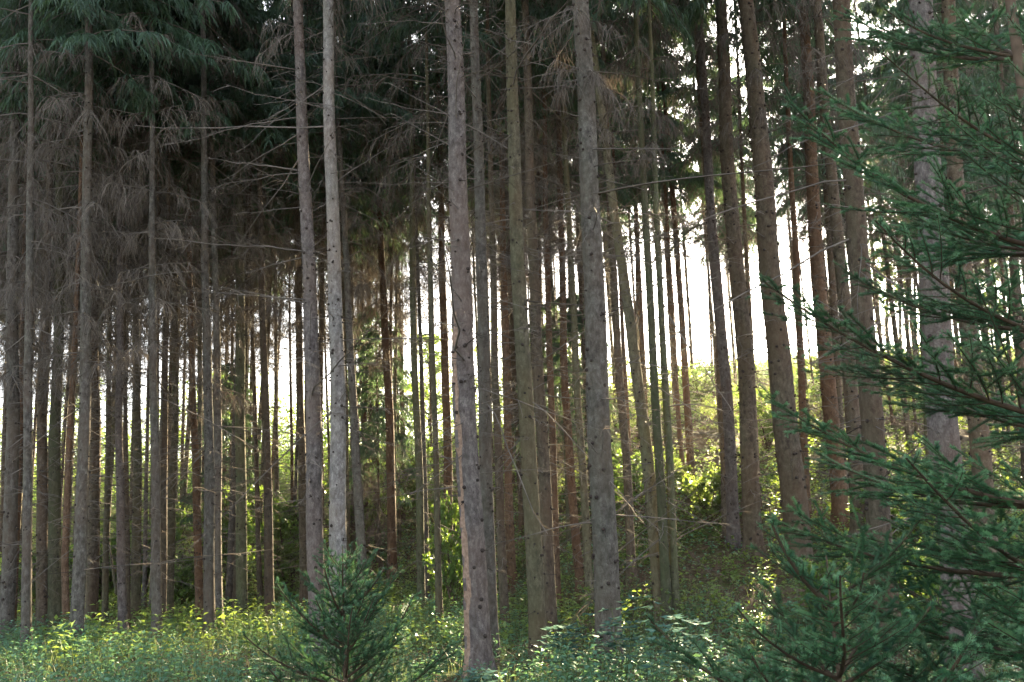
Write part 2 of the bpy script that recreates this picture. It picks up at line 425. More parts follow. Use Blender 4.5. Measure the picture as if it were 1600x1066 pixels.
# ------------------------------------------------------------------ trunks
def trunk_mb(P, r0, H, seed, sides=20, step=.12, knots=True, scar=False):
    """P: polyline from base (0,0,0) upward; extended to height H"""
    rng = np.random.default_rng(seed)
    P = np.asarray(P, float)
    d = P[-1] - P[-2]; d = d / d[2]
    if P[-1][2] < H: P = np.vstack([P, P[-1] + d * (H - P[-1][2])])
    z = np.arange(-.35, H, step)
    zz = np.clip(z, 0, None)
    # smooth interpolation of the axis
    cx = np.interp(z, P[:, 2], P[:, 0]); cy = np.interp(z, P[:, 2], P[:, 1])
    k = max(3, int(1.2 / step)); ker = np.hanning(k + 2)[1:-1]; ker /= ker.sum()
    def sm(a):
        pad = np.concatenate([2 * a[0] - a[1:k + 1][::-1], a, 2 * a[-1] - a[-k - 1:-1][::-1]])
        return np.convolve(pad, ker, 'same')[k:-k]
    cx = sm(cx); cy = sm(cy)
    ph = rng.uniform(0, 6.28, 6)
    amp = min(.05, r0 * .22)
    cx += amp * (np.sin(z * .9 + ph[0]) * .5 + np.sin(z * 2.3 + ph[1]) * .2)
    cy += amp * (np.sin(z * .8 + ph[2]) * .5)
    f0 = np.interp(0, z, cx), np.interp(0, z, cy); cx -= f0[0]; cy -= f0[1]
    r = r0 * (1 - .93 * np.clip(zz / H, 0, 1) ** 1.15) * (1 + .62 * np.exp(-zz / .17))
    a = np.linspace(0, 2 * np.pi, sides, endpoint=False)
    A, ZZ = np.meshgrid(a, z)
    rad = r[:, None] * (1 + .028 * np.sin(2 * A + ph[3] + .4 * ZZ) + .02 * np.sin(3 * A + ph[4] - ZZ * 1.7)
                        + .20 * np.exp(-np.clip(ZZ, 0, 9) / .22) * np.sin(5 * A + ph[5])
                        + rng.normal(0, .013, A.shape) + .035 * np.clip(np.sin(ZZ * 6.283 / .31 + ph[1] + .5 * np.sin(ZZ * 1.7)), 0, 1) ** 5 * (.5 + .5 * np.sin(3 * A + ZZ * 5)))
    if scar:    # bark torn off down one side, lip of old bark left standing
        da = (A - 3.85 + np.pi) % (2 * np.pi) - np.pi + .12 * np.sin(ZZ * 4.0) + .08 * np.sin(ZZ * 11.)
        inz = (ZZ > -.3) & (ZZ < 4.2)
        rad = np.where(inz & (np.abs(da) < .33), rad * .86, rad)
        rad = np.where(inz & (np.abs(np.abs(da) - .42) < .10), rad * 1.07, rad)
    V = np.stack([cx[:, None] + rad * np.cos(A), cy[:, None] + rad * np.sin(A), ZZ], -1)
    mb = MB(); n = len(z)
    idx = np.arange(n * sides).reshape(n, sides)
    i0, i1 = idx[:-1], idx[1:]
    q = np.stack([i0, np.roll(i0, -1, 1), np.roll(i1, -1, 1), i1], -1)
    if scar:
        fa = a + np.pi / sides
        FA, FZ = np.meshgrid(fa, z[:-1] + step / 2)
        da = (FA - 3.85 + np.pi) % (2 * np.pi) - np.pi + .12 * np.sin(FZ * 4.0) + .08 * np.sin(FZ * 11.)
        bad = (FZ > -.3) & (FZ < 4.2) & (np.abs(da) < .33)
        mb.add(V.reshape(-1, 3), q[~bad].reshape(-1, 4), m=0)
        mb.n -= n * sides; mb.v.pop()
        mb.add(V.reshape(-1, 3), q[bad].reshape(-1, 4), m=3)
    else:
        mb.add(V.reshape(-1, 3), q.reshape(-1, 4), m=0)
    if knots:
        zk = []
        h = .3 + rng.random() * .3
        while h < min(H - 1, 12):
            m_ = rng.integers(2, 7)
            zk += list(h + rng.normal(0, .035, m_)); h += rng.uniform(.20, .40)
            if rng.random() < .5: zk.append(h - rng.uniform(.08, .2))
        zk = np.array(zk); nk = len(zk)
        ang = rng.uniform(0, 6.283, nk)
        rr = np.interp(zk, z, r); kx = np.interp(zk, z, cx); ky = np.interp(zk, z, cy)
        ca = np.stack([np.cos(ang), np.sin(ang), np.zeros(nk)], -1)
        c0 = np.stack([kx, ky, zk], -1)
        kr = np.clip(rr * rng.uniform(.055, .165, nk), .005, .017)
        # flat swelling
        out = np.array([-.35, .08, .16, .18])
        Pk = c0[:, None, :] + ca[:, None, :] * (rr[:, None, None] * (1 + out[None, :, None]))
        mb.tubes(Pk, kr[:, None] * np.array([[1.5, 1.35, .8, .05]]), 7, 1)
        # snapped stubs
        ns = rng.random(nk) < .38
        L = rng.gamma(1.3, .075, nk)[ns] + .02
        dirs = unit(ca[ns] + np.array([0, 0, -.25]) + rng.normal(0, .22, (ns.sum(), 3)))
        b = c0[ns] + ca[ns] * rr[ns][:, None] * .9
        Ps = b[:, None, :] + dirs[:, None, :] * (L + rr[ns] * .1)[:, None, None] * np.linspace(0, 1, 3)[None, :, None]
        mb.tubes(Ps, (kr[ns] * .42)[:, None] * np.array([[1, .85, .45]]), 5, 1)
    return mb

def rot_to(vec):
    return Vector((0, 0, 1)).rotation_difference(Vector([float(c) for c in vec])).to_euler()

crown_i = [0]
def add_crown(root, kind, lean, zs=1.0, rs=1.0):
    me = CROWN[kind][crown_i[0] % 3]; crown_i[0] += 1
    o = link('crown', me, root)
    q = Vector((0, 0, 1)).rotation_difference(Vector([float(c) for c in lean]))
    spin = Matrix.Rotation(random.uniform(0, 6.283), 4, 'Z').to_quaternion()
    o.rotation_mode = 'QUATERNION'; o.rotation_quaternion = q @ spin
    o.scale = (rs, rs, zs)
    return o

USED = []
def spruce(label, mat, w, pts, crown='low', scar=False, zs=1.0, group=None, Y=None, H=None):
    """w: trunk width in photo pixels about breast height; pts: top ... base in photo pixels"""
    bx, by = pts[-1]
    if Y is None: Y = hit(bx, by)
    base = at(bx, by, Y)
    base[2] = float(ground(base[0], base[1]))
    dist = math.hypot(Y, base[0])
    dia = w * dist / FPX
    seed = int(bx * 7 + by)
    P = [np.zeros(3)]
    for (x, y) in reversed(pts[:-1]):
        p = at(x, y, Y) - base
        P.append(p)
    if len(P) < 2: P.append(np.array([-.05 * 5, 0, 5.0]))
    if H is None: H = float(np.clip(11 + 42 * dia, 14, 23))
    root = thing('spruce_tree', label, 'tree', base, group)
    sides = 30 if dia * FPX / dist > 22 else 18
    tm = trunk_mb(P, dia / 2, H, seed, sides, .07 if sides == 30 else .14, scar=scar)
    link('trunk', tm.mesh('trunk', [M[mat], M['knot'], M['twig'], M['heartwood']]), root)
    lean = P[-1] - P[0]
    add_crown(root, crown, lean, zs * random.uniform(.95, 1.07), random.uniform(.9, 1.1))
    USED.append((base[0], base[1]))
    print('TREE %4d %4d Y=%.1f z=%.2f dia=%.2f %s' % (bx, by, Y, base[2], dia, label[:40]))
    return root

# ------------------------------------------------------------------ the trunks of the photograph, left to right
S = spruce
S('knotty grey spruce trunk at the left edge of the wood, first of its row', 'grey', 20, [(20, 240), (18, 690), (7, 1019)], 'low')
S('narrow sunlit russet trunk pressed against the right of the knotty left-edge trunk', 'red', 9, [(34, 560), (31, 690), (18, 1010)], 'mid')
S('thin shaded trunk set back between the knotty left-edge trunk and a straight grey one', 'brown', 9, [(38, 500), (30, 951)], 'mid')
S('straight slim grey spruce trunk, second in the front row from the left edge', 'grey', 14, [(48, 130), (44, 690), (40, 1026)], 'low')
S('brown spruce trunk between a slim grey trunk and the tall moss-green one', 'brown', 16, [(72, 480), (67, 690), (65, 1006)], 'mid')
S('tall straight moss-green spruce trunk with dead drooping boughs at left', 'moss', 18, [(94, 0), (93, 480), (88, 690), (86, 1006)], 'low', H=19)
S('reddish sunlit spruce trunk leaning close behind the tall moss-green one', 'red', 10, [(117, 500), (109, 690), (101, 880), (104, 1011)], 'mid')
S('dark grey knotty trunk, its foot swollen, right of the reddish leaning one', 'grey', 19, [(136, 150), (133, 560), (129, 700), (117, 1018)], 'low')
S('grey-brown trunk rising between a dark swollen-footed trunk and a thin yellowish one', 'brown', 17, [(146, 480), (147, 690), (142, 988)], 'mid')
S('thin yellow-brown spruce stem with many dead twigs beside a slanted broken pole', 'olive', 9, [(171, 480), (168, 690), (163, 993)], 'mid')
S('dark purple-brown slim trunk leaning left, in front of a thinner twin', 'purple', 13, [(187, 480), (187, 690), (192, 1004)], 'low')
S('thin dark twin stem half hidden behind the purple-brown slim trunk', 'brown', 8, [(193, 480), (199, 998)], 'mid')
S('golden-olive spruce trunk with smooth sunlit bark standing alone at left', 'olive', 14, [(212, 480), (213, 690), (211, 990)], 'low')
S('grey spruce trunk with a thin pale double stem at its shoulder', 'grey', 14, [(237, 240), (238, 480), (241, 690), (245, 1008)], 'low')
S('very thin dark stem hugging the right side of the grey double-stemmed trunk', 'brown', 6, [(247, 0), (246, 480), (246, 690), (249, 1000)], 'high')
S('thin sunlit brown trunk, left one of a close sunny pair', 'brown', 10, [(260, 480), (257, 690), (253, 1000)], 'mid')
S('golden sunlit trunk with a slight crook, right one of a close sunny pair', 'olive', 12, [(273, 480), (274, 690), (270, 750), (264, 981)], 'mid')
S('slender reddish-purple trunk leaning right with a sunlit edge', 'red', 12, [(293, 240), (297, 500), (302, 690), (312, 981)], 'low')
S('thin dark trunk behind the slender reddish-purple leaning one', 'brown', 9, [(309, 400), (318, 900)], 'mid')
S('straight grey spruce trunk reaching the top of the view with bare upper bole', 'grey', 16, [(314, 0), (319, 300), (324, 690), (327, 1000)], 'near', H=19)
S('dark grey trunk just right of the straight grey bare-boled one', 'grey', 14, [(337, 480), (341, 690), (340, 990)], 'low')
S('mossy dark trunk with a yellow sunlit right edge near dead side branches', 'moss', 17, [(374, 300), (376, 480), (377, 690), (378, 980)], 'mid')
S('slim shaded trunk between the mossy dark trunk and a brown sun-edged one', 'brown', 8, [(392, 480), (400, 690), (407, 950)], 'mid')
S('brown spruce trunk with pale sunlit right edge beside dry undergrowth', 'brown', 14, [(405, 300), (410, 480), (415, 690), (421, 978)], 'mid')
S('very thin bright far stem on the green slope, right of the brown sun-edged trunk', 'olive', 8, [(431, 480), (433, 812)], 'mid')
S('brown knotty trunk lit on both edges, left neighbour of the two big front trunks', 'brown', 14, [(462, 300), (468, 560), (471, 690), (475, 962)], 'mid')
S('big straight trunk, reddish above and grey below, left of the pale one', 'purple', 26, [(467, 0), (478, 350), (488, 580), (499, 1030)], 'near')
S('big pale grey spruce trunk dotted with dark knots behind the young spruce', 'pale', 27, [(510, 0), (519, 350), (524, 590), (529, 1030)], 'near')
S('sunlit golden trunk peeping out behind the right of the big pale one', 'olive', 12, [(534, 300), (539, 690), (543, 945)], 'high')
S('far thin trunk just right of the golden peeping one, in sun haze', 'brown', 9, [(549, 480), (553, 880)], 'mid')
S('thin lit far trunk with orange edge, above the young spruce tip', 'red', 9, [(565, 480), (568, 690), (573, 862)], 'mid')
S('dark far trunk among dry curled branches right of the orange-edged thin one', 'brown', 9, [(577, 480), (583, 690), (591, 858)], 'mid')
S('rust-red sunlit spruce trunk leaning right among pale dry twigs', 'red', 15, [(598, 430), (605, 600), (610, 690), (615, 926)], 'mid')
S('far shaded trunk on the bank right of the rust-red leaning one', 'brown', 9, [(624, 480), (630, 690), (637, 800)], 'mid')
S('mossy brown trunk, left of a close pair near the middle', 'moss', 13, [(643, 300), (647, 560), (655, 760), (658, 962)], 'mid')
S('slim grey-lit trunk, right of a close pair near the middle', 'grey', 9, [(655, 480), (664, 760), (669, 956)], 'mid')
S('dark olive slim trunk with one shining edge before an orange-red trunk', 'olive', 11, [(670, 300), (675, 560), (681, 740), (687, 998)], 'high')
S('orange-red sunlit trunk left of the big scarred trunk', 'red', 15, [(688, 300), (694, 560), (699, 740), (702, 922)], 'mid')
S('big purple-grey trunk with torn bark along its left side', 'purple', 37, [(708, 0), (716, 300), (728, 600), (746, 960), (749, 1064)], 'near', scar=True)
S('tall grey-brown trunk tight against the right of the torn-bark trunk', 'grey', 22, [(741, 0), (748, 300), (756, 590), (768, 1000), (770, 1045)], 'near', H=19)
S('dark trunk with whitish lit foot right of the tall grey-brown one', 'brown', 14, [(768, 300), (774, 590), (781, 740), (790, 998)], 'mid')
S('reddish far trunk in tangled twigs between lit-foot and olive trunks', 'red', 14, [(787, 400), (790, 590), (800, 915)], 'mid')
S('big olive-grey trunk with a yellow lit upper edge and torn twig stubs', 'olive', 27, [(795, 0), (805, 300), (817, 590), (836, 940), (842, 1052)], 'near')
S('shaded grey trunk overlapping the right of the big olive-grey one', 'brown', 21, [(826, 200), (840, 590), (849, 740), (862, 1010)], 'near')
S('red-brown trunk with a glowing right edge behind overlapping big trunks', 'red', 13, [(847, 0), (853, 330), (859, 590), (871, 958)], 'high')
S('red-brown trunk with a thin bright edge, left of a dark olive stem', 'red', 14, [(878, 400), (882, 590), (893, 740), (908, 938)], 'mid')
S('dark olive stem with beaded bright edge beside the largest grey trunk', 'olive', 13, [(884, 240), (900, 590), (911, 740), (923, 946)], 'mid')
S('largest grey trunk in the middle, full width down to broad leaves', 'grey', 39, [(908, 0), (924, 340), (937, 590), (950, 960), (953, 1072)], 'thin')
S('brown trunk on the bank right of the largest grey trunk', 'brown', 14, [(957, 400), (966, 590), (980, 740), (988, 905)], 'thin')
S('short-looking reddish far stem between a bank trunk and the slanting one', 'red', 8, [(976, 560), (989, 800)], 'edge')
S('slanting olive-brown trunk crossing the bright gap from upper left', 'olive', 21, [(940, 180), (962, 350), (984, 490), (1008, 680), (1026, 880), (1036, 985)], 'thin', H=17)
S('mossy green slim trunk, left of a green pair with lit edges', 'moss', 15, [(993, 0), (1008, 340), (1020, 560), (1033, 760), (1045, 990)], 'thin')
S('mossy green thinner trunk, right of a green pair with lit edges', 'moss', 13, [(1015, 0), (1027, 340), (1039, 560), (1049, 760), (1057, 982)], 'thin')
S('thin pinkish far stem low on the slope right of the green pair', 'red', 8, [(1035, 240), (1051, 480), (1062, 690), (1070, 768)], 'edge')
S('slope trunk with a pale cut stump at its foot, against white sky', 'red', 12, [(1046, 240), (1066, 480), (1078, 690), (1080, 762)], 'edge')
S('hilltop stem thin against the white glare, foot on the crest', 'brown', 6, [(1063, 300), (1078, 500), (1084, 627)], 'edge')
S('slim sun-edged trunk pressed left of a pair of dark bank trunks', 'brown', 12, [(1105, 300), (1119, 480), (1130, 690), (1135, 842)], 'thin')
S('purple-brown bank trunk, middle of three standing close in front of the glare', 'purple', 19, [(1091, 0), (1112, 340), (1135, 600), (1148, 856)], 'thin')
S('thick brown bank trunk, right of three standing close in front of the glare', 'brown', 28, [(1124, 0), (1142, 340), (1162, 560), (1178, 873)], 'thin')
S('thin dim stem behind the thick brown bank trunk', 'brown', 9, [(1152, 100), (1163, 340), (1174, 560), (1186, 800)], 'edge')
S('big reddish-grey trunk with black branch collars rising from young spruce greenery', 'brown', 38, [(1169, 0), (1198, 340), (1220, 540), (1240, 760), (1250, 895)], 'thin')
S('slender dark-red trunk right of the big collared one', 'red', 12, [(1224, 0), (1240, 340), (1250, 540), (1264, 830)], 'thin')
S('red-brown trunk with a yellow-green lit right edge behind spruce sprays', 'red', 24, [(1253, 0), (1273, 340), (1288, 560), (1308, 760), (1316, 820)], 'thin')
S('dim slender trunk behind red-brown one at the spruce sprays', 'brown', 13, [(1272, 0), (1288, 240), (1306, 560), (1322, 800)], 'edge')
S('stout tan trunk half covered by spruce sprays, its foot in bright leaves', 'brown', 36, [(1313, 0), (1335, 300), (1351, 540), (1372, 800), (1391, 1020)], 'thin')
S('darker trunk overlapping the left side of the stout tan one', 'brown', 22, [(1295, 240), (1322, 540), (1345, 845)], 'thin')
S('big mauve-grey trunk behind the dark right-hand spruce', 'purple', 44, [(1438, 0), (1455, 300), (1472, 600), (1492, 870), (1506, 1078)], 'thin')
S('thin yellow-lit stem at the left edge of the big mauve-grey trunk', 'olive', 11, [(1434, 300), (1447, 600), (1456, 760)], 'edge')
S('shaded brown trunk right of the big mauve-grey one in dense needles', 'brown', 29, [(1478, 0), (1497, 340), (1518, 600), (1545, 900)], 'thin')
S('dim trunk near the right edge seen through spruce needles', 'brown', 13, [(1570, 200), (1587, 430), (1606, 760)], 'edge')
for k_, (xt, xb_, yb_) in enumerate([(1401, 1408, 590), (1414, 1420, 585), (1424, 1432, 592)]):
    S(['leftmost', 'middle', 'rightmost'][k_] + ' of three very thin pale stems on the bright hilltop meadow', 'grey', 5,
      [(xt, 240), (xb_, yb_)], 'edge', group='pale stems on the hilltop')

# ------------------------------------------------------------------ the stand behind
FTR = [trunk_mb([np.zeros(3), np.array([dx, dy, 8.0])], .085, 18, 900 + k, 12, .3).mesh('trunk', [M[mt], M['knot'], M['twig'], M['heartwood']])
       for k, (mt, dx, dy) in enumerate([('brown', -.15, 0), ('red', -.3, .1), ('olive', -.05, -.1), ('grey', -.35, 0), ('brown', .05, .1), ('moss', -.2, .05)])]
ZONES = [(-1e9, 0, 'far thin trunk of the stand outside the left edge, past the knotty trunk'),
         (0, 200, 'far thin trunk seen between the knotty left-edge trunk and the golden-olive one'),
         (200, 325, 'far thin trunk seen between the golden-olive trunk and the straight bare-boled grey one'),
         (325, 480, 'far thin trunk seen between the bare-boled grey trunk and the two big front trunks'),
         (480, 620, 'far thin trunk in sun haze between the big pale trunk and the rust-red one'),
         (620, 735, 'far thin trunk seen between the rust-red trunk and the torn-bark one'),
         (735, 830, 'far thin trunk among tangled twigs between torn-bark and big olive-grey trunks'),
         (830, 950, 'far thin trunk seen between the big olive-grey trunk and the largest grey one'),
         (950, 1100, 'far thin trunk of the lit slope behind the slanting trunk and green pair'),
         (1100, 1260, 'far thin trunk of the slope behind the three close bank trunks'),
         (1260, 1450, 'far thin trunk on the slope behind the stout tan trunk'),
         (1450, 1e9, 'far thin trunk behind the dark right-hand spruce and mauve-grey trunk')]
def img(p):
    v = CAMM.T @ (np.asarray(p, float) - np.array([0, 0, CAM_Z]))
    return PW / 2 + FPX * v[0] / -v[2], PH / 2 - FPX * v[1] / -v[2]

def filler(x, y, k, crown, rs):
    z = float(ground(x, y))
    px, _ = img((x, y, z + 2))
    lab = [l for a, b, l in ZONES if a <= px < b][0]
    root = thing('spruce_tree', lab, 'tree', (x, y, z), lab.replace('far thin trunk', 'far thin trunks'))
    root.rotation_euler = (R(random.gauss(0, .7)), R(random.gauss(0, .8)), random.uniform(0, 6.28))
    t = link('trunk', FTR[k % len(FTR)], root); t.scale = (rs, rs, 1)
    add_crown(root, crown, (0, 0, 1), random.uniform(.9, 1.1), random.uniform(.85, 1.15))
    USED.append((x, y))

nfill = 0
tries = 0
while nfill < 198 and tries < 20000:
    tries += 1
    y = 17 + 30 * random.random() ** .8
    x = random.uniform(-.66, .60) * y
    px, _ = img((x, y, 3))
    yb = float(bank_start(x))
    if px < 620:
        if y < 19: continue
        if y > 45: continue
    elif px < 980:
        if y < yb + 4 or y > 45: continue
        if random.random() < .15: continue
    else:
        if y < yb + 9 or y > 44: continue
        if random.random() < .55: continue
        if 1070 < px < 1125 or 1195 < px < 1260: continue
    if min(math.hypot(x - a, y - b) for a, b in USED) < 1.05: continue
    if px < 900: cr = random.choice(['mid', 'high', 'high']) if y < 26 else 'high'
    else: cr = random.choice(['thin', 'thin', 'edge'])
    filler(x, y, nfill, cr, random.uniform(.5, 1.15) if px < 620 else random.uniform(.45, 1.0))
    nfill += 1
print('filler', nfill, tries)
k = 0
while k < 12:      # the rim of the stand towards the open ground
    y = random.uniform(45, 58); px = random.uniform(-40, 900); x = ray(px, 500)[0] * y
    if min(math.hypot(x - a, y - b) for a, b in USED) < 1.0: continue
    filler(x, y, k, 'mid', random.uniform(.6, 1.2)); k += 1
k = 0
while k < 16:      # the thin far rim of the wood on the crest
    y = random.uniform(38, 48); px = random.choice([random.uniform(1140, 1190), random.uniform(1290, 1640), random.uniform(1290, 1640)]); x = ray(px, 500)[0] * y
    if min(math.hypot(x - a, y - b) for a, b in USED) < 1.0: continue
    filler(x, y, k, 'edge', random.uniform(.6, 1.1)); k += 1

# ------------------------------------------------------------------ dead branches on the big front trunks
def dead_branch_mesh(seed, L=1.6):
    rng = np.random.default_rng(seed); mb = MB()
    P = boughs(rng, 1, np.zeros(1), np.array([L]), np.zeros(1), np.array([rng.normal(.02, .12)]), np.array([rng.uniform(.0, .22)]), K=12)
    mb.tubes(P, np.linspace(1, .25, 12)[None] * .012, 5, 0)
    Q, q = twigs_on(rng, P, np.array([L]), 16, .25, .12, .5, .15, K=5)
    mb.tubes(Q, np.linspace(1, .4, 5)[None] * np.full((len(Q), 1), .0035), 3, 0)
    T, t = twigs_on(rng, Q, np.full(len(Q), 1.2), 3, .3, .06, .2, .3, K=3)
    mb.ribbons(T, np.linspace(1, .6, 3)[None] * np.full((len(T), 1), .004), ribbon_side(rng, T), 1)
    return mb.mesh('dead_branch', [M['twig'], M['twigfine']])
DEADB = [dead_branch_mesh(700 + k, 1.3 + .25 * (k % 4)) for k in range(7)]
drng = np.random.default_rng(5)
def dead_branches(root, specs):
    """specs: (height, azimuth degrees, scale)"""
    trunk = [c for c in root.children if c.name.startswith('trunk')][0]
    co = np.array([v.co[:] for v in trunk.data.vertices])
    for h, az, s in specs:
        sel = np.abs(co[:, 2] - h) < .1
        c = co[sel].mean(0)
        o = link('dead_branch', DEADB[drng.integers(len(DEADB))], root, c)
        o.rotation_euler = (drng.normal(0, .5), drng.normal(0, .12), R(az)); o.scale = (s, s, s)
def by_label(start):
    return [o for o in bpy.data.objects if str(o.get('label', '')).startswith(start)][0]
def rnd_specs(n, lo, hi, az=None, s=(.5, 1.0)):
    return [(drng.uniform(lo, hi), (drng.uniform(0, 360) if az is None else drng.normal(az, 28)), drng.uniform(*s)) for _ in range(n)]
dead_branches(by_label('big straight trunk'), rnd_specs(9, 3.6, 8.6, 180, (.8, 1.35)) + rnd_specs(3, 4, 8, 10, (.2, .4)))
dead_branches(by_label('big pale grey'), rnd_specs(5, 3.5, 8.5, 20, (.2, .45)))
dead_branches(by_label('big purple-grey'), rnd_specs(5, 3.5, 8.0, 180, (.3, .7)))
dead_branches(by_label('tall grey-brown'), rnd_specs(9, 1.5, 7.5, 0, (.2, .55)))
dead_branches(by_label('big olive-grey'), rnd_specs(14, 1.6, 7.2, None, (.2, .55)))
dead_branches(by_label('largest grey'), rnd_specs(9, 3.6, 8.0, None, (.2, .55)))
dead_branches(by_label('slanting olive'), rnd_specs(8, 1.5, 7.0, None, (.2, .55)))
dead_branches(by_label('thick brown bank'), rnd_specs(9, 2., 8.0, None, (.2, .55)))
dead_branches(by_label('purple-brown bank'), rnd_specs(8, 2., 8.0, None, (.2, .55)))
dead_branches(by_label('big reddish-grey'), rnd_specs(10, 3., 9.0, None, (.2, .55)))
dead_branches(by_label('red-brown trunk with a yellow-green'), rnd_specs(9, 2., 8.0, None, (.2, .55)))
dead_branches(by_label('stout tan'), rnd_specs(10, 3., 8.0, None, (.2, .55)))
dead_branches(by_label('big mauve-grey'), rnd_specs(6, 2., 7.0, None, (.2, .55)))

# ------------------------------------------------------------------ ground cover (nobody could count it)
vr = np.random.default_rng(77)
def clump(x, y, s=1.0, ph=0.0):
    return (np.sin(1.1 * s * x + .6 * s * y + ph) + np.sin(.7 * s * y - 1.3 * s * x + 2 * ph + 1) + .7 * np.sin(2.3 * s * x + 1.9 * s * y + ph * 3)
            + .6 * np.sin(3.1 * s * y - 2.7 * s * x + ph)) / 3.3
def field(n, y0, y1, wide=.62, extra=1.0):
    y = np.sqrt(vr.uniform(y0 ** 2, y1 ** 2, n)); x = vr.uniform(-1, 1, n) * (wide * y + extra)
    return x, y

def herbs(name, n, y0, y1, hmin, hmax, pairs, leafL, mat, ph=0.0, maxbank=2.0, wide=.62, asp=.55, thr=-.55):
    x, y = field(n, y0, y1, wide)
    keep = (clump(x, y, 1.0, ph) + vr.normal(0, .35, n) > thr) & (y < bank_start(x) + maxbank)
    x, y = x[keep], y[keep]; n = len(x)
    z = ground(x, y)
    h = vr.uniform(hmin, hmax, n) * (1 + .45 * clump(x, y, .8, ph + 1))
    lean = vr.normal(0, .16, (n, 2))
    K = 4; s = np.linspace(0, 1, K)[None, :]
    P = np.stack([x[:, None] + lean[:, :1] * h[:, None] * s ** 1.5, y[:, None] + lean[:, 1:] * h[:, None] * s ** 1.5, z[:, None] - .02 + h[:, None] * s], -1)
    mb = MB()
    mb.tubes(P, np.linspace(1, .5, K)[None] * .0035 * np.ones((n, 1)), 3, 1)
    bi = np.repeat(np.arange(n), pairs * 2)
    lvl = np.tile(np.repeat(np.arange(pairs), 2), n); sd = np.tile([0, 1], n * pairs)
    t = .18 + .82 * (lvl + .5) / pairs + vr.normal(0, .03, len(bi))
    p, tan = sample_poly(P, bi, t)
    az = vr.uniform(0, 6.283, n)[bi] + lvl * 1.57 + sd * np.pi + vr.normal(0, .3, len(bi))
    pit = vr.normal(.05, .35, len(bi)) + .5 * (t - .5)
    D = np.stack([np.cos(az) * np.cos(pit), np.sin(az) * np.cos(pit), np.sin(pit)], -1)
    L = leafL * vr.uniform(.6, 1.25, len(bi)) * (1.15 - .5 * np.abs(t - .45)) * (.6 + .7 * h[bi] / hmax)
    Sd = np.stack([-np.sin(az), np.cos(az), vr.normal(0, .3, len(bi))], -1)
    mb.leaves(p + D * .012, D, Sd, L, L * asp, 0, .18)
    return tag(link(name, mb.mesh(name, [M[mat], M['stemgreen']])), kind='stuff')

herbs('nettle_undergrowth', 9500, 6.5, 19, .10, .46, 8, .055, 'herb', 0.3, 1.5, thr=-.05)
herbs('woodland_herbs', 13000, 6.5, 27, .06, .26, 5, .046, 'herb', 2.1, 3.0, asp=.62, thr=-.2)
herbs('bank_herbs', 9500, 13, 36, .15, .55, 5, .075, 'bramble', 4.4, 14.0, asp=.6, thr=-.5)

def grass(name, n, y0, y1, hmin, hmax, wdt, mat, maxbank, thr, ph, wide=.62, minbank=-1e9):
    x, y = field(n, y0, y1, wide)
    keep = (clump(x, y, 1.3, ph) + vr.normal(0, .35, n) > thr) & (y < bank_start(x) + maxbank) & (y > bank_start(x) + minbank)
    x, y = x[keep], y[keep]; n = len(x)
    z = ground(x, y); h = vr.uniform(hmin, hmax, n); az = vr.uniform(0, 6.283, n); bend = vr.uniform(.1, .75, n)
    s = np.linspace(0, 1, 4)[None, :]
    r = bend[:, None] * h[:, None] * s ** 2
    P = np.stack([x[:, None] + np.cos(az)[:, None] * r, y[:, None] + np.sin(az)[:, None] * r, z[:, None] - .02 + h[:, None] * (s - .25 * bend[:, None] * s ** 3)], -1)
    side = np.stack([-np.sin(az + .6), np.cos(az + .6), np.zeros(n)], -1)
    mb = MB(); mb.ribbons(P, np.array([[1, .85, .6, .1]]) * (wdt * vr.uniform(.7, 1.3, n))[:, None], side, 0)
    return tag(link(name, mb.mesh(name, [M[mat]])), kind='stuff')
grass('grass', 30000, 6.5, 21, .12, .46, .006, 'grass', 2.5, -.35, 1.7)
grass('dry_grass', 16000, 7, 22, .10, .5, .006, 'litter', 4, .25, 4.2)
grass('meadow_grass', 26000, 30, 66, .3, .8, .02, 'grass', 60, -.9, 3.1, .66, 20)

# brambles over the bank
def thicket(name, n, y0, y1, b0, b1, size, hgt, mat, thr, ph, wide=.64):
    x, y = field(n, y0, y1, wide)
    d = y - bank_start(x)
    c = clump(x, y, .75, ph) + .5 * clump(x, y, 2.3, ph + 1)
    keep = (d > b0) & (d < b1) & (c + vr.normal(0, .15, n) > thr)
    x, y, c = x[keep], y[keep], c[keep]; n = len(x)
    top = hgt * np.clip((c - thr) / .9, .12, 1.1)
    z = ground(x, y) + .03 + top * vr.random(n) ** .55
    az = vr.uniform(0, 6.283, n); pit = vr.normal(.0, .5, n)
    D = np.stack([np.cos(az) * np.cos(pit), np.sin(az) * np.cos(pit), np.sin(pit)], -1)
    S = np.stack([-np.sin(az), np.cos(az), vr.normal(0, .45, n)], -1)
    L = size * vr.uniform(.6, 1.4, n) * (y / 24) ** .5
    mb = MB(); mb.leaves(np.stack([x, y, z], -1), D, S, L, L * .72, 0, .15)
    return tag(link(name, mb.mesh(name, [M[mat]])), kind='stuff')
thicket('bramble_thicket', 170000, 12, 46, -1.0, 27, .08, .75, 'bramble', .02, .8)
thicket('ivy_ground_cover', 60000, 11, 34, -2, 12, .07, .18, 'herb', -.1, 2.9)
thicket('hilltop_scrub', 60000, 34, 64, 14, 60, .13, 1.5, 'leaf', .28, 5.2)
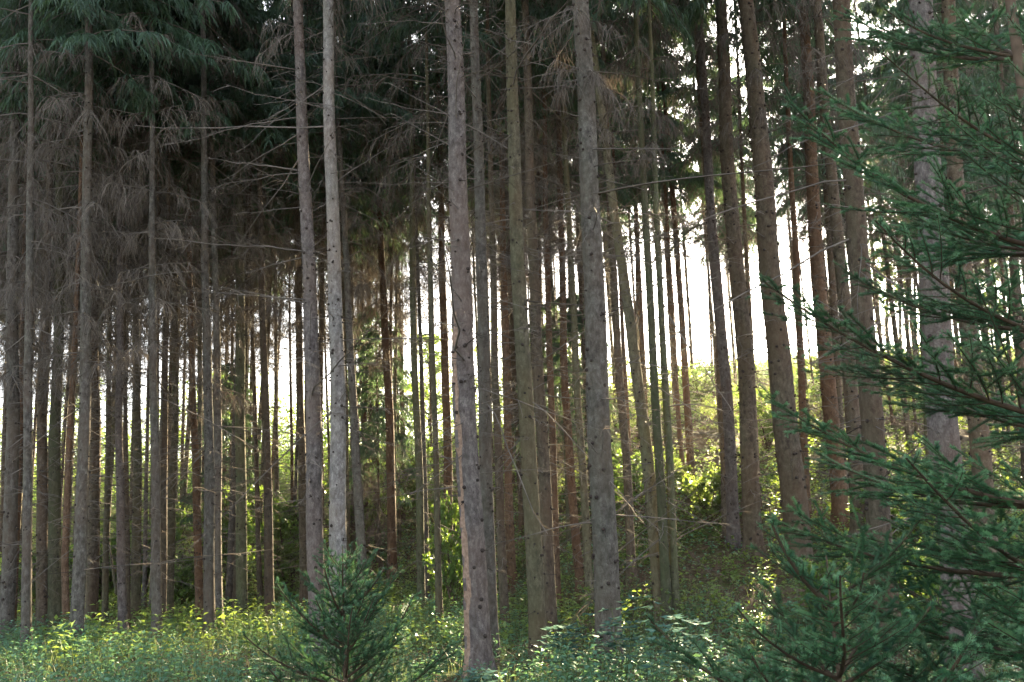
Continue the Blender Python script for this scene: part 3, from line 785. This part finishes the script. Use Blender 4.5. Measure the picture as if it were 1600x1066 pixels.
def woodland_edge(name, n):
    x, y = field(n, 46, 62, .64)
    c = clump(x, y, .45, 1.4) + .4 * clump(x, y, 1.6, 2.0)
    side = 1 - .75 * np.clip((x - 2) / 5, 0, 1)
    top = (2.9 + 2.8 * np.clip(c + .25, 0, 1.2)) * side
    z = ground(x, y) + top * vr.random(n) ** .8
    D = unit(rand_dirs(n, vr) + [0, 0, -.2]); S = unit(np.cross(D, [0, 0, 1.0]) + vr.normal(0, .4, (n, 3)))
    # leaves bunch into sprays
    b = vr.integers(0, n // 14, n); off = vr.normal(0, .16, (n, 3))
    Pn = np.stack([x[b], y[b], z[b]], -1) + off
    L = .15 * vr.uniform(.6, 1.3, n); mb = MB(); mb.leaves(Pn, D, S, L, L * .65, 0, .15)
    return tag(link(name, mb.mesh(name, [M['leaf']])), kind='stuff')
woodland_edge('woodland_edge_foliage', 130000)

# dry brushwood and fallen twigs on the bank
def brushwood(name, n):
    x, y = field(n, 10, 40, .62)
    d = y - bank_start(x)
    c = clump(x, y, .9, 6.0)
    keep = (d > -9.) & (d < 22) & (c + vr.normal(0, .3, n) > -.2)
    x, y, c = x[keep], y[keep], c[keep]; n = len(x)
    az = vr.uniform(0, 6.283, n); pit = vr.normal(.05, .25, n); L = vr.uniform(.15, .9, n)
    D = np.stack([np.cos(az) * np.cos(pit), np.sin(az) * np.cos(pit), np.sin(pit)], -1)
    B = np.stack([x, y, ground(x, y) + .02 + .3 * np.clip(c, 0, 1) * vr.random(n)], -1)
    s = np.linspace(-.5, .5, 4)[None, :, None]
    P = B[:, None, :] + D[:, None, :] * L[:, None, None] * s + vr.normal(0, .025, (n, 4, 3))
    mb = MB(); mb.tubes(P, np.linspace(1, .4, 4)[None] * vr.uniform(.003, .009, n)[:, None], 3, 0)
    return tag(link(name, mb.mesh(name, [M['litter']])), kind='stuff')
brushwood('brushwood_litter', 32000)

# ------------------------------------------------------------------ shrubs
def shrub_meshes(seed, nst=11, leaf=.075, nl=2600, mat='leaf', spread=.55):
    rng = np.random.default_rng(seed)
    az = rng.uniform(0, 6.283, nst); L = rng.uniform(.65, 1.1, nst)
    s = np.linspace(0, 1, 7)[None, :]
    out = rng.uniform(.25, 1, nst) * spread
    P = np.stack([np.cos(az)[:, None] * out[:, None] * s ** 1.3 * L[:, None], np.sin(az)[:, None] * out[:, None] * s ** 1.3 * L[:, None],
                  L[:, None] * (s - .12 * s ** 3)], -1) + np.concatenate([np.zeros((nst, 1, 3)), rng.normal(0, .02, (nst, 6, 3)).cumsum(1)], 1)
    st = MB(); st.tubes(P, np.linspace(1, .3, 7)[None] * .011 * np.ones((nst, 1)), 4, 0)
    Q, q = twigs_on(rng, P, np.full(nst, 1.2), 14, .15, .15, .42, .1)
    st.tubes(Q, np.linspace(1, .5, 4)[None] * .004 * np.ones((len(Q), 1)), 3, 0)
    fo = MB()
    bi = rng.integers(0, len(Q), nl); t = rng.random(nl) ** .7
    p, tan = sample_poly(Q, bi, t)
    D = unit(tan * .5 + rand_dirs(nl, rng) * .9 + np.array([0, 0, -.1])); S = unit(np.cross(D, [0, 0, 1.0]) + rng.normal(0, .4, (nl, 3)))
    LL = leaf * rng.uniform(.6, 1.35, nl)
    fo.leaves(p, D, S, LL, LL * .6, 0, .15)
    return st.mesh('stem', [M['youngbark']]), fo.mesh('foliage', [M[mat]])
SHR = [shrub_meshes(300 + k, 14 + k, .042, 6500, 'leaf') for k in range(3)] + [shrub_meshes(310, 12, .05, 4500, 'bramble', .7)]
def shrub(label, px, py, Y, h, wd, k, group=None, cat='bush', name='leafy_shrub'):
    b = at(px, py, Y); b[2] = float(ground(b[0], b[1])) - .03
    root = thing(name, label, cat, b, group); root.rotation_euler = (0, 0, random.uniform(0, 6.28)); root.scale = (wd, wd, h)
    link('stem', SHR[k % 4][0], root); link('foliage', SHR[k % 4][1], root)
    return root
for a in [
    ('bright leafy bush on the bank just right of the green trunk pair', 1108, 800, 19.5, 1.25, 1.7, 3),
    ('sunlit upright shrub climbing beside the left of the torn-bark trunk', 706, 890, 19.0, 2.4, 1.3, 0),
    ('broad green bush on the far bank behind the rust-red trunk', 628, 820, 33.5, 3.0, 3.2, 1),
    ('low green bush behind the orange-edged thin trunk, left of rust-red trunk', 560, 850, 31, 2.2, 2.4, 2),
    ('small bright bush right of the golden crooked trunk', 284, 915, 23.5, 1.5, 1.4, 0),
    ('wide bright green bush behind the slim grey trunk at the left edge', 45, 935, 25.5, 1.9, 2.6, 1),
    ('green bush behind the dark swollen-footed trunk and yellowish stem', 158, 935, 26, 2.1, 2.2, 2),
    ('leafy bush behind the golden-olive trunk', 222, 915, 27, 2.6, 2.2, 3),
    ('airy pale green shrub between the dark grey trunk and the mossy dark trunk', 357, 870, 29, 3.4, 2.6, 1),
    ('light green bush right of the brown sun-edged trunk', 447, 870, 28, 2.8, 2.4, 0),
    ('slope bush with yellow-lit leaves behind three close bank trunks', 1200, 700, 25.5, 1.9, 2.0, 2),
    ('dark glossy bramble bush right of the stout tan trunk', 1432, 850, 16.5, 1.2, 1.8, 3),
    ('bright yellow-green bush low between stout tan and mauve-grey trunks', 1448, 985, 12.2, 1.15, 1.15, 0),
    ('thin bright shrub under the young spruce sprays with dry stalks', 1290, 930, 13.5, 1.0, 1.1, 1),
    ('green shrub on the slope right of the largest grey trunk', 1000, 830, 21.5, 1.4, 1.7, 0),
    ('pale bush high on the slope left of three close bank trunks', 1095, 640, 38, 1.8, 2.6, 2),
    ('round sunny bush on the hilltop behind the red-brown lit trunk', 1296, 590, 44, 2.2, 3.2, 1),
    ('yellow-green bush at the rim of the hilltop meadow', 1375, 600, 41, 1.6, 3.0, 3),
    ('sunny bush at the right edge of the hilltop meadow', 1560, 600, 40, 2.4, 3.4, 0),
    ]: shrub(*a)

# ------------------------------------------------------------------ broadleaf trees beyond the wood
def broadleaf_meshes(seed, H=9.0, nl=9000, spread=3.0):
    rng = np.random.default_rng(seed)
    s = np.linspace(0, 1, 10)
    T = np.stack([np.cumsum(rng.normal(0, .09, 10)), np.cumsum(rng.normal(0, .09, 10)), s * H * .85], -1)[None]; T[0, 0, :2] = 0
    tr = MB(); tr.tubes(T, (.16 * (1 - s * .85))[None], 8, 0)
    n = 26; tt = rng.uniform(.22, .98, n); p, _ = sample_poly(T, np.zeros(n, int), tt)
    az = rng.uniform(0, 6.283, n); L = spread * (1.1 - .75 * tt) * rng.uniform(.6, 1.1, n); u = np.linspace(0, 1, 6)[None, :]
    B = np.stack([p[:, :1] + np.cos(az)[:, None] * L[:, None] * u, p[:, 1:2] + np.sin(az)[:, None] * L[:, None] * u,
                  p[:, 2:] + L[:, None] * (.75 * u - .25 * u ** 2)], -1) + np.concatenate([np.zeros((n, 1, 3)), rng.normal(0, .07, (n, 5, 3)).cumsum(1)], 1)
    tr.tubes(B, np.linspace(1, .25, 6)[None] * (.018 + .018 * L[:, None]), 5, 0)
    Q, q = twigs_on(rng, B, np.full(n, 1.2), 14, .2, .4, 1.2, .1)
    tr.tubes(Q, np.linspace(1, .5, 4)[None] * .010 * np.ones((len(Q), 1)), 3, 0)
    fo = MB(); bi = rng.integers(0, len(Q), nl); bi = np.where(rng.random(nl) < .6, (bi // 5) * 5, bi)
    p, tan = sample_poly(Q, bi, rng.random(nl)); p = p + rng.normal(0, .12, p.shape)
    D = unit(rand_dirs(nl, rng) + [0, 0, -.3]); S = unit(np.cross(D, [0, 0, 1.0]) + rng.normal(0, .4, (nl, 3)))
    LL = .16 * rng.uniform(.6, 1.3, nl); fo.leaves(p, D, S, LL, LL * .62, 0, .15)
    return tr.mesh('trunk', [M['brown']]), fo.mesh('crown', [M['leaf']])
BL = [broadleaf_meshes(400 + k, 8.5 + k, 8000, 3.0) for k in range(3)]
def broadleaf(label, px, Y, s, k):
    d = ray(px, 600); x = d[0] * Y
    root = thing('broadleaf_tree', label, 'tree', (x, Y, float(ground(x, Y)) - .05)); root.rotation_euler = (0, 0, random.uniform(0, 6.28)); root.scale = (s, s, s)
    link('trunk', BL[k % 3][0], root); link('crown', BL[k % 3][1], root)
for a in [('airy broadleaf tree on the hilltop between stout tan and mauve-grey trunks', 1395, 52, .95, 0),
          ('light green broadleaf tree on the hilltop at the right edge', 1575, 50, .9, 1),
          ('sunlit broadleaf tree beyond the wood behind the left front row', 130, 52, .75, 1),
          ('sunlit broadleaf tree beyond the wood behind the bare-boled grey trunk', 345, 54, .8, 0),
          ('sunlit broadleaf tree beyond the wood left of the rust-red trunk', 575, 56, .85, 2),
          ('sunlit broadleaf tree beyond the wood left of the torn-bark trunk', 668, 52, .75, 1),
          ('sunlit broadleaf tree beyond the wood right of the olive-grey trunk', 880, 50, .7, 0)]: broadleaf(*a)

# ------------------------------------------------------------------ young spruces
def spruce_bough_meshes(seed, L, dens=1800):
    rng = np.random.default_rng(seed)
    s = np.linspace(0, 1, 9)
    mainp = np.stack([L * s, L * .04 * np.sin(3 * s + rng.uniform(0, 6)) * s, L * (-.08 * s + .26 * s ** 2.2)], -1)[None]
    nl = max(6, int(L / .036)); t = np.linspace(.10, .97, nl) + rng.normal(0, .008, nl)
    p, tan = sample_poly(mainp, np.zeros(nl, int), t)
    sg = np.where(np.arange(nl) % 2, 1, -1)
    ang = R(52) + rng.normal(0, .13, nl)
    lat = (.40 * L * (1 - t) ** .8 + .045) * rng.uniform(.6, 1.12, nl)
    d = np.stack([np.cos(ang), sg * np.sin(ang), rng.normal(.10, .22, nl)], -1)
    u = np.linspace(0, 1, 6)[None, :, None]
    Lp = p[:, None, :] + lat[:, None, None] * (d[:, None, :] * u + np.array([.22, 0, .06]) * u ** 2)
    sub = []
    for i in range(nl):
        k = int(lat[i] / .055)
        if k < 1: continue
        tt = np.linspace(.22, .95, k)
        pp, tg = sample_poly(Lp[i:i + 1], np.zeros(k, int), tt)
        ss = np.where(np.arange(k) % 2, 1, -1)
        sd = np.cross(tg, [0, 0, 1.0]); dd = unit(tg * .7 + sd * ss[:, None] * .75 + rng.normal(0, .16, (k, 3)))
        ll = (.40 * lat[i] * (1 - tt) ** .7 + .03) * rng.uniform(.6, 1.15, k)
        sub.append(pp[:, None, :] + dd[:, None, :] * ll[:, None, None] * np.linspace(0, 1, 4)[None, :, None])
    wood = MB(); wood.tubes(mainp, (.0035 + .0075 * L * (1 - s))[None], 6, 0)
    wood.tubes(Lp, np.linspace(1, .45, 6)[None] * (.0016 + .004 * lat[:, None]), 4, 0)
    shoots = [mainp, Lp]
    if sub:
        sub = np.concatenate(sub); wood.tubes(sub, np.linspace(1, .6, 4)[None] * .0014 * np.ones((len(sub), 1)), 3, 0); shoots.append(sub)
    nd = MB()
    for Q in shoots:
        ln = np.linalg.norm(np.diff(Q, axis=1), axis=2).sum(1)
        cnt = np.maximum(8, (ln * dens).astype(int))
        bi = np.repeat(np.arange(len(Q)), cnt)
        t = rng.random(len(bi))
        t = .28 + .72 * t if Q is mainp else (.12 + .88 * t if Q is Lp else t)
        p, tg = sample_poly(Q, bi, t)
        a1 = unit(np.cross(tg, [0.01, 0, 1.0])); a2 = np.cross(a1, tg)
        th = rng.normal(np.pi / 2, 1.15, len(bi))
        rad = a1 * np.cos(th)[:, None] + a2 * np.sin(th)[:, None]
        D = unit(tg * rng.uniform(.45, .95, (len(bi), 1)) + rad)
        S = unit(np.cross(D, tg))
        tip = (t > .62) if Q is mainp else (t > .66) & (rng.random(len(Q)) < .7)[bi]
        ln_ = rng.uniform(.009, .0165, len(bi)); wd_ = np.full(len(bi), .0015)
        nd.needles(p[~tip], D[~tip], S[~tip], ln_[~tip], wd_[~tip], 0)
        nd.needles(p[tip], D[tip], S[tip], ln_[tip], wd_[tip], 1)
    return wood.mesh('bough', [M['shoot']], True), nd.mesh('needles', [M['needle_near'], M['needle_tip']], True)
BOUGH = {}
for Lk, nseed in ((.32, 3), (.6, 3), (.95, 4), (1.3, 4)):
    BOUGH[Lk] = [spruce_bough_meshes(500 + int(Lk * 100) * 7 + j, Lk) for j in range(nseed)]
ycount = [0]
def young_spruce(label, base, H, Lmax, whorl, per, pitch_lo, pitch_hi, seed, lean=(0, 0), r0=None, zmin=.12, shape=.75, extra=(), grow=False):
    rng = np.random.default_rng(seed)
    root = thing('young_spruce', label, 'young tree', base)
    K = 14; s = np.linspace(0, 1, K)
    P = np.stack([lean[0] * s ** 1.4 + .012 * np.sin(5 * s), lean[1] * s ** 1.4, H * s - .05 * (1 - s)], -1)[None]
    r0 = r0 or .011 * H + .006
    mb = MB(); mb.tubes(P, (r0 * (1 - .88 * s))[None], 8, 0)
    # needles on the leader
    nn = 260; t = 1 - .30 / H * rng.random(nn); p, tg = sample_poly(P, np.zeros(nn, int), np.clip(t, 0, .999))
    th = rng.uniform(0, 6.283, nn); D = unit(np.stack([np.cos(th), np.sin(th), np.full(nn, .75)], -1)); S = unit(np.cross(D, [0, 0, 1.0]))
    link('stem', mb.mesh('stem', [M['youngbark']]), root)
    nm = MB(); nm.needles(p, D, S, rng.uniform(.012, .018, nn), np.full(nn, .002))
    link('needles', nm.mesh('needles', [M['needle_near']]), root)
    specs = []
    z = zmin
    while z < H - .06:
        off = rng.uniform(0, 6.283)
        k = per if z < H * .85 else max(4, per - 1)
        for j in range(k):
            u = z / H
            L = (Lmax * (1 - u) ** shape * rng.uniform(.58, 1.18) + .07)
            specs.append((z + rng.normal(0, .025), off + j * 6.283 / k + rng.normal(0, .2), L, pitch_lo + (pitch_hi - pitch_lo) * u + rng.normal(0, .09)))
        z += whorl * rng.uniform(.8, 1.2) * ((.50 + .75 * z / H) if grow else (1.1 - .45 * z / H))
    specs += list(extra)
    if grow:   # thinner towards the open side
        specs = [q for q in specs if not (math.cos(q[1] + math.pi / 2) > .45 and q[0] > 1.3 and rng.random() < .7)]
    specs = specs[:99]
    for zz, az, L, pit in specs:
        key = min(BOUGH, key=lambda q: abs(math.log(q / L)))
        w, n = BOUGH[key][rng.integers(len(BOUGH[key]))]
        c, _ = sample_poly(P, np.zeros(1, int), np.array([np.clip(zz / H, 0, .99)]))
        b = link('bough', w, root, c[0])
        b.rotation_euler = (rng.normal(0, .22), -pit, az); sc_ = L / key; b.scale = (sc_, sc_, sc_)
        link('needles', n, b)
    print('young', label[:30], len(specs))
    return root

def ybase(px, Y):
    d = ray(px, 800); x = d[0] * Y
    return np.array([x, Y, float(ground(x, Y)) - .02])
young_spruce('small young spruce with upswept tips in front of the big pale trunk', ybase(538, 6.2), 1.58, .98, .165, 6, .12, .85, 21, shape=.85)
young_spruce('tall dark green young spruce filling the right side of the view', ybase(1690, 4.0), 5.2, 1.66, .44, 6, -.03, .72, 22, lean=(.02, 0), zmin=.30, shape=.5, grow=True)
young_spruce('short bushy young spruce left of the tall dark one, tips pointing up', ybase(1290, 3.5), 1.50, 1.05, .27, 5, .0, .62, 23, shape=.45)

def sunlit_spruce(label, px, Y, H, k):
    """a slim sapling inside the wood, boughs drooping and lit from behind"""
    b = ybase(px, Y)
    root = thing('spruce_sapling', label, 'young tree', b)
    mb = MB(); s = np.linspace(0, 1, 8); mb.tubes(np.stack([.03 * np.sin(4 * s), 0 * s, H * s], -1)[None], (.05 * (1 - .9 * s))[None], 8, 0)
    link('stem', mb.mesh('stem', [M['brown']]), root)
    link('crown', crown_mesh(800 + k, None, (1.2, H * .45), (H * .4, H), .9, 1.35, .9), root)
sunlit_spruce('slim sunlit spruce sapling with yellow-green drooping boughs by rust-red trunk', 590, 29, 8.0, 1)
sunlit_spruce('slim sunlit spruce sapling with green boughs left of the dark olive stem', 893, 24, 6.0, 2)
sunlit_spruce('small spruce sapling in shade between dark grey and mossy dark trunks', 357, 30, 7.0, 3)

# ------------------------------------------------------------------ broad-leaved elder plants
def elder(label, px, Y, h, seed, n=7, s=1.0):
    rng = np.random.default_rng(seed); b = ybase(px, Y)
    root = thing('elder_sapling', label, 'plant', b); root.rotation_euler = (0, 0, rng.uniform(0, 6))
    st = MB(); lf = MB(); K = 6; u = np.linspace(0, 1, K)
    for j in range(n):
        hh = h * rng.uniform(.65, 1.08); az = rng.uniform(0, 6.283); o = rng.uniform(.05, .28)
        P = np.stack([np.cos(az) * o * u ** 1.3 * hh, np.sin(az) * o * u ** 1.3 * hh, hh * u], -1)[None]
        st.tubes(P, (.007 * (1 - .6 * u))[None], 5, 0)
        for lv in (.55, .72, .86, .99):
            p, tg = sample_poly(P, np.zeros(1, int), np.array([lv])); a0 = rng.uniform(0, 6.283)
            for sd in (0, np.pi):
                a = a0 + sd + rng.normal(0, .25); pl = .20 * s * rng.uniform(.7, 1.15)
                pt = rng.uniform(-.05, .35)
                d = np.array([np.cos(a) * np.cos(pt), np.sin(a) * np.cos(pt), np.sin(pt)])
                Q = p + d[None] * pl * np.linspace(0, 1, 5)[:, None] + np.array([0, 0, -1]) * .06 * np.linspace(0, 1, 5)[:, None] ** 2
                st.tubes(Q[None], np.full((1, 5), .0022), 4, 0)
                side = np.cross(d, [0, 0, 1.]); side /= np.linalg.norm(side)
                C = []; D = []
                for tt in (.45, .72):
                    for sg in (-1, 1): C.append(Q[int(tt * 4)]); D.append(d * .35 + side * sg + [0, 0, -.15])
                C.append(Q[4]); D.append(d + np.array([0, 0, -.25]))
                C = np.array(C); D = unit(np.array(D) + rng.normal(0, .1, (5, 3))); S = np.cross(D, [0, 0, 1.0]) + rng.normal(0, .15, (5, 3))
                L = .125 * s * rng.uniform(.75, 1.15, 5); lf.leaves(C, D, S, L, L * .48, 0, .14)
    link('stem', st.mesh('stem', [M['stemgreen']]), root); link('foliage', lf.mesh('foliage', [M['leaf_elder']]), root)
elder('broad-leaved bluish plant in front of the foot of the largest grey trunk', 962, 10.2, .95, 61, 4, .9)
elder('broad-leaved bluish plant right of the largest grey trunk, before the green pair', 1052, 9.3, .85, 62, 4, .95)
elder('broad-leaved plant at the foot of the big olive-grey trunk', 872, 10.9, .62, 63, 5, .9)
elder('low broad-leaved plant before the torn-bark trunk foot', 742, 9.8, .42, 64, 4, .9)

# ------------------------------------------------------------------ stump and dead wood
b = ybase(1083, 20.6)
root = thing('tree_stump', 'pale cut stump on the slope at the foot of a red-brown trunk', 'stump', b)
rg = np.random.default_rng(4)
a = np.linspace(0, 2 * np.pi, 22, endpoint=False); zs = np.array([-.1, 0, .1, .2, .3, .36])
rr = np.array([.24, .21, .175, .16, .155, .15])[:, None] * (1 + .05 * np.sin(3 * a + 1) + .04 * np.sin(7 * a))[None]
V = np.stack([rr * np.cos(a), rr * np.sin(a), np.repeat(zs[:, None], 22, 1) + (.09 * np.sin(a) * (zs[:, None] > .33))], -1)
idx = np.arange(6 * 22).reshape(6, 22)
mb = MB(); mb.add(V.reshape(-1, 3), np.stack([idx[:-1], np.roll(idx[:-1], -1, 1), np.roll(idx[1:], -1, 1), idx[1:]], -1).reshape(-1, 4))
link('bark', mb.mesh('bark', [M['brown']]), root)
mb = MB(); top = V[-1] + [0, 0, .001]; c = top.mean(0)
mb.add(np.vstack([top, c + [0, 0, .004]]), t=[[i, (i + 1) % 22, 22] for i in range(22)])
link('cut_face', mb.mesh('cut_face', [plain('cut wood', (.42, .32, .20), (.60, .48, .32), 12)]), root)

def pole(label, p0, p1, r, seed, name='dead_pole'):
    rng = np.random.default_rng(seed); p0 = np.array(p0); p1 = np.array(p1)
    root = thing(name, label, 'dead wood', p0)
    s = np.linspace(0, 1, 9); P = ((p1 - p0)[None] * s[:, None])
    P = P + np.concatenate([np.zeros((1, 3)), rng.normal(0, .012, (8, 3)).cumsum(0)])
    mb = MB(); mb.tubes(P[None], (r * (1 - .45 * s))[None], 9, 0)
    link('stem', mb.mesh('stem', [M['olive']]), root)
    Q, _ = twigs_on(rng, P[None], np.array([1.5]), 9, .2, .15, .5, .3)
    mb = MB(); mb.tubes(Q, np.linspace(1, .4, 4)[None] * .006 * np.ones((len(Q), 1)), 3, 0)
    link('twigs', mb.mesh('twigs', [M['twig']]), root)
def ptg(px, py, Y, lift=0):
    p = at(px, py, Y); return p
pole('slanted broken dead pole right of the thin yellow-brown stem', at(182, 930, 22) * [1, 1, 1], at(171, 850, 22.3), .035, 1)
def onb(px, py, lift=.04):
    Y = hit(px, py); p = at(px, py, Y); p[2] += lift; return p
pole('fallen dead branch on the bank behind the largest grey and slanting trunks', onb(985, 925), onb(1068, 905), .04, 2, 'fallen_branch')
pole('fallen dead branch lying across the slope left of the bank trunks', onb(1060, 830), onb(1128, 812), .035, 3, 'fallen_branch')
pole('fallen dead branch in brush behind the rust-red and mossy pair trunks', onb(628, 915), onb(690, 905), .04, 4, 'fallen_branch')

# ------------------------------------------------------------------ light, sky
SUN_EL, SUN_AZ = 18.0, 20.0
w = bpy.data.worlds.new('World'); SC.world = w; w.use_nodes = True
nt = w.node_tree; nt.nodes.clear()
sky = nt.nodes.new('ShaderNodeTexSky'); sky.sky_type = 'NISHITA'; sky.sun_disc = False
sky.sun_elevation = R(SUN_EL); sky.sun_rotation = R(SUN_AZ)
sky.air_density = 1.0; sky.dust_density = 2.0; sky.ozone_density = 1.0
bg = nt.nodes.new('ShaderNodeBackground'); bg.inputs[1].default_value = 0.055
out = nt.nodes.new('ShaderNodeOutputWorld')
hs = nt.nodes.new('ShaderNodeHueSaturation'); hs.inputs['Saturation'].default_value = .45
nt.links.new(sky.outputs[0], hs.inputs['Color']); nt.links.new(hs.outputs[0], bg.inputs[0]); nt.links.new(bg.outputs[0], out.inputs[0])
sl = bpy.data.lights.new('sun', 'SUN'); sl.energy = 5.0; sl.angle = R(.5); sl.color = (1, .80, .48)
so = link('sun', sl)
dv = Vector((math.sin(R(SUN_AZ)) * math.cos(R(SUN_EL)), math.cos(R(SUN_AZ)) * math.cos(R(SUN_EL)), math.sin(R(SUN_EL))))
so.rotation_euler = dv.to_track_quat('Z', 'Y').to_euler()
SC.view_settings.view_transform = 'Standard'; SC.view_settings.look = 'None'
SC.view_settings.gamma = 1; SC.view_settings.use_curve_mapping = False
SC.view_settings.exposure = 3.75
SC.render.engine = 'CYCLES'
cy = SC.cycles
cy.max_bounces = 6; cy.diffuse_bounces = 4; cy.glossy_bounces = 2; cy.transmission_bounces = 3; cy.transparent_max_bounces = 4
cy.caustics_reflective = False; cy.caustics_refractive = False
cy.use_denoising = True
cy.sample_clamp_indirect = 6.0

# ------------------------------------------------------------------ thin haze box, added to imitate lens glare around the sun
def haze(density, aniso):
    m, nt = new_mat('glare haze'); g = G(nt)
    v = g.n('ShaderNodeVolumePrincipled'); v.inputs['Color'].default_value = (.97, .96, .93, 1)
    v.inputs['Density'].default_value = density; v.inputs['Anisotropy'].default_value = aniso
    o = g.n('ShaderNodeOutputMaterial'); g.l(v.outputs[0], o.inputs['Volume'])
    mb = MB(); a, b, c, d, e, f = -95, 95, -25, 85, -4.5, 36
    V = [(x, y, z) for z in (e, f) for x, y in ((a, c), (b, c), (b, d), (a, d))]
    mb.add(V, [(3, 2, 1, 0), (4, 5, 6, 7), (0, 1, 5, 4), (1, 2, 6, 5), (2, 3, 7, 6), (3, 0, 4, 7)])
    tag(link('haze', mb.mesh('haze', [m], False)), kind='stuff')
haze(.00028, .8)
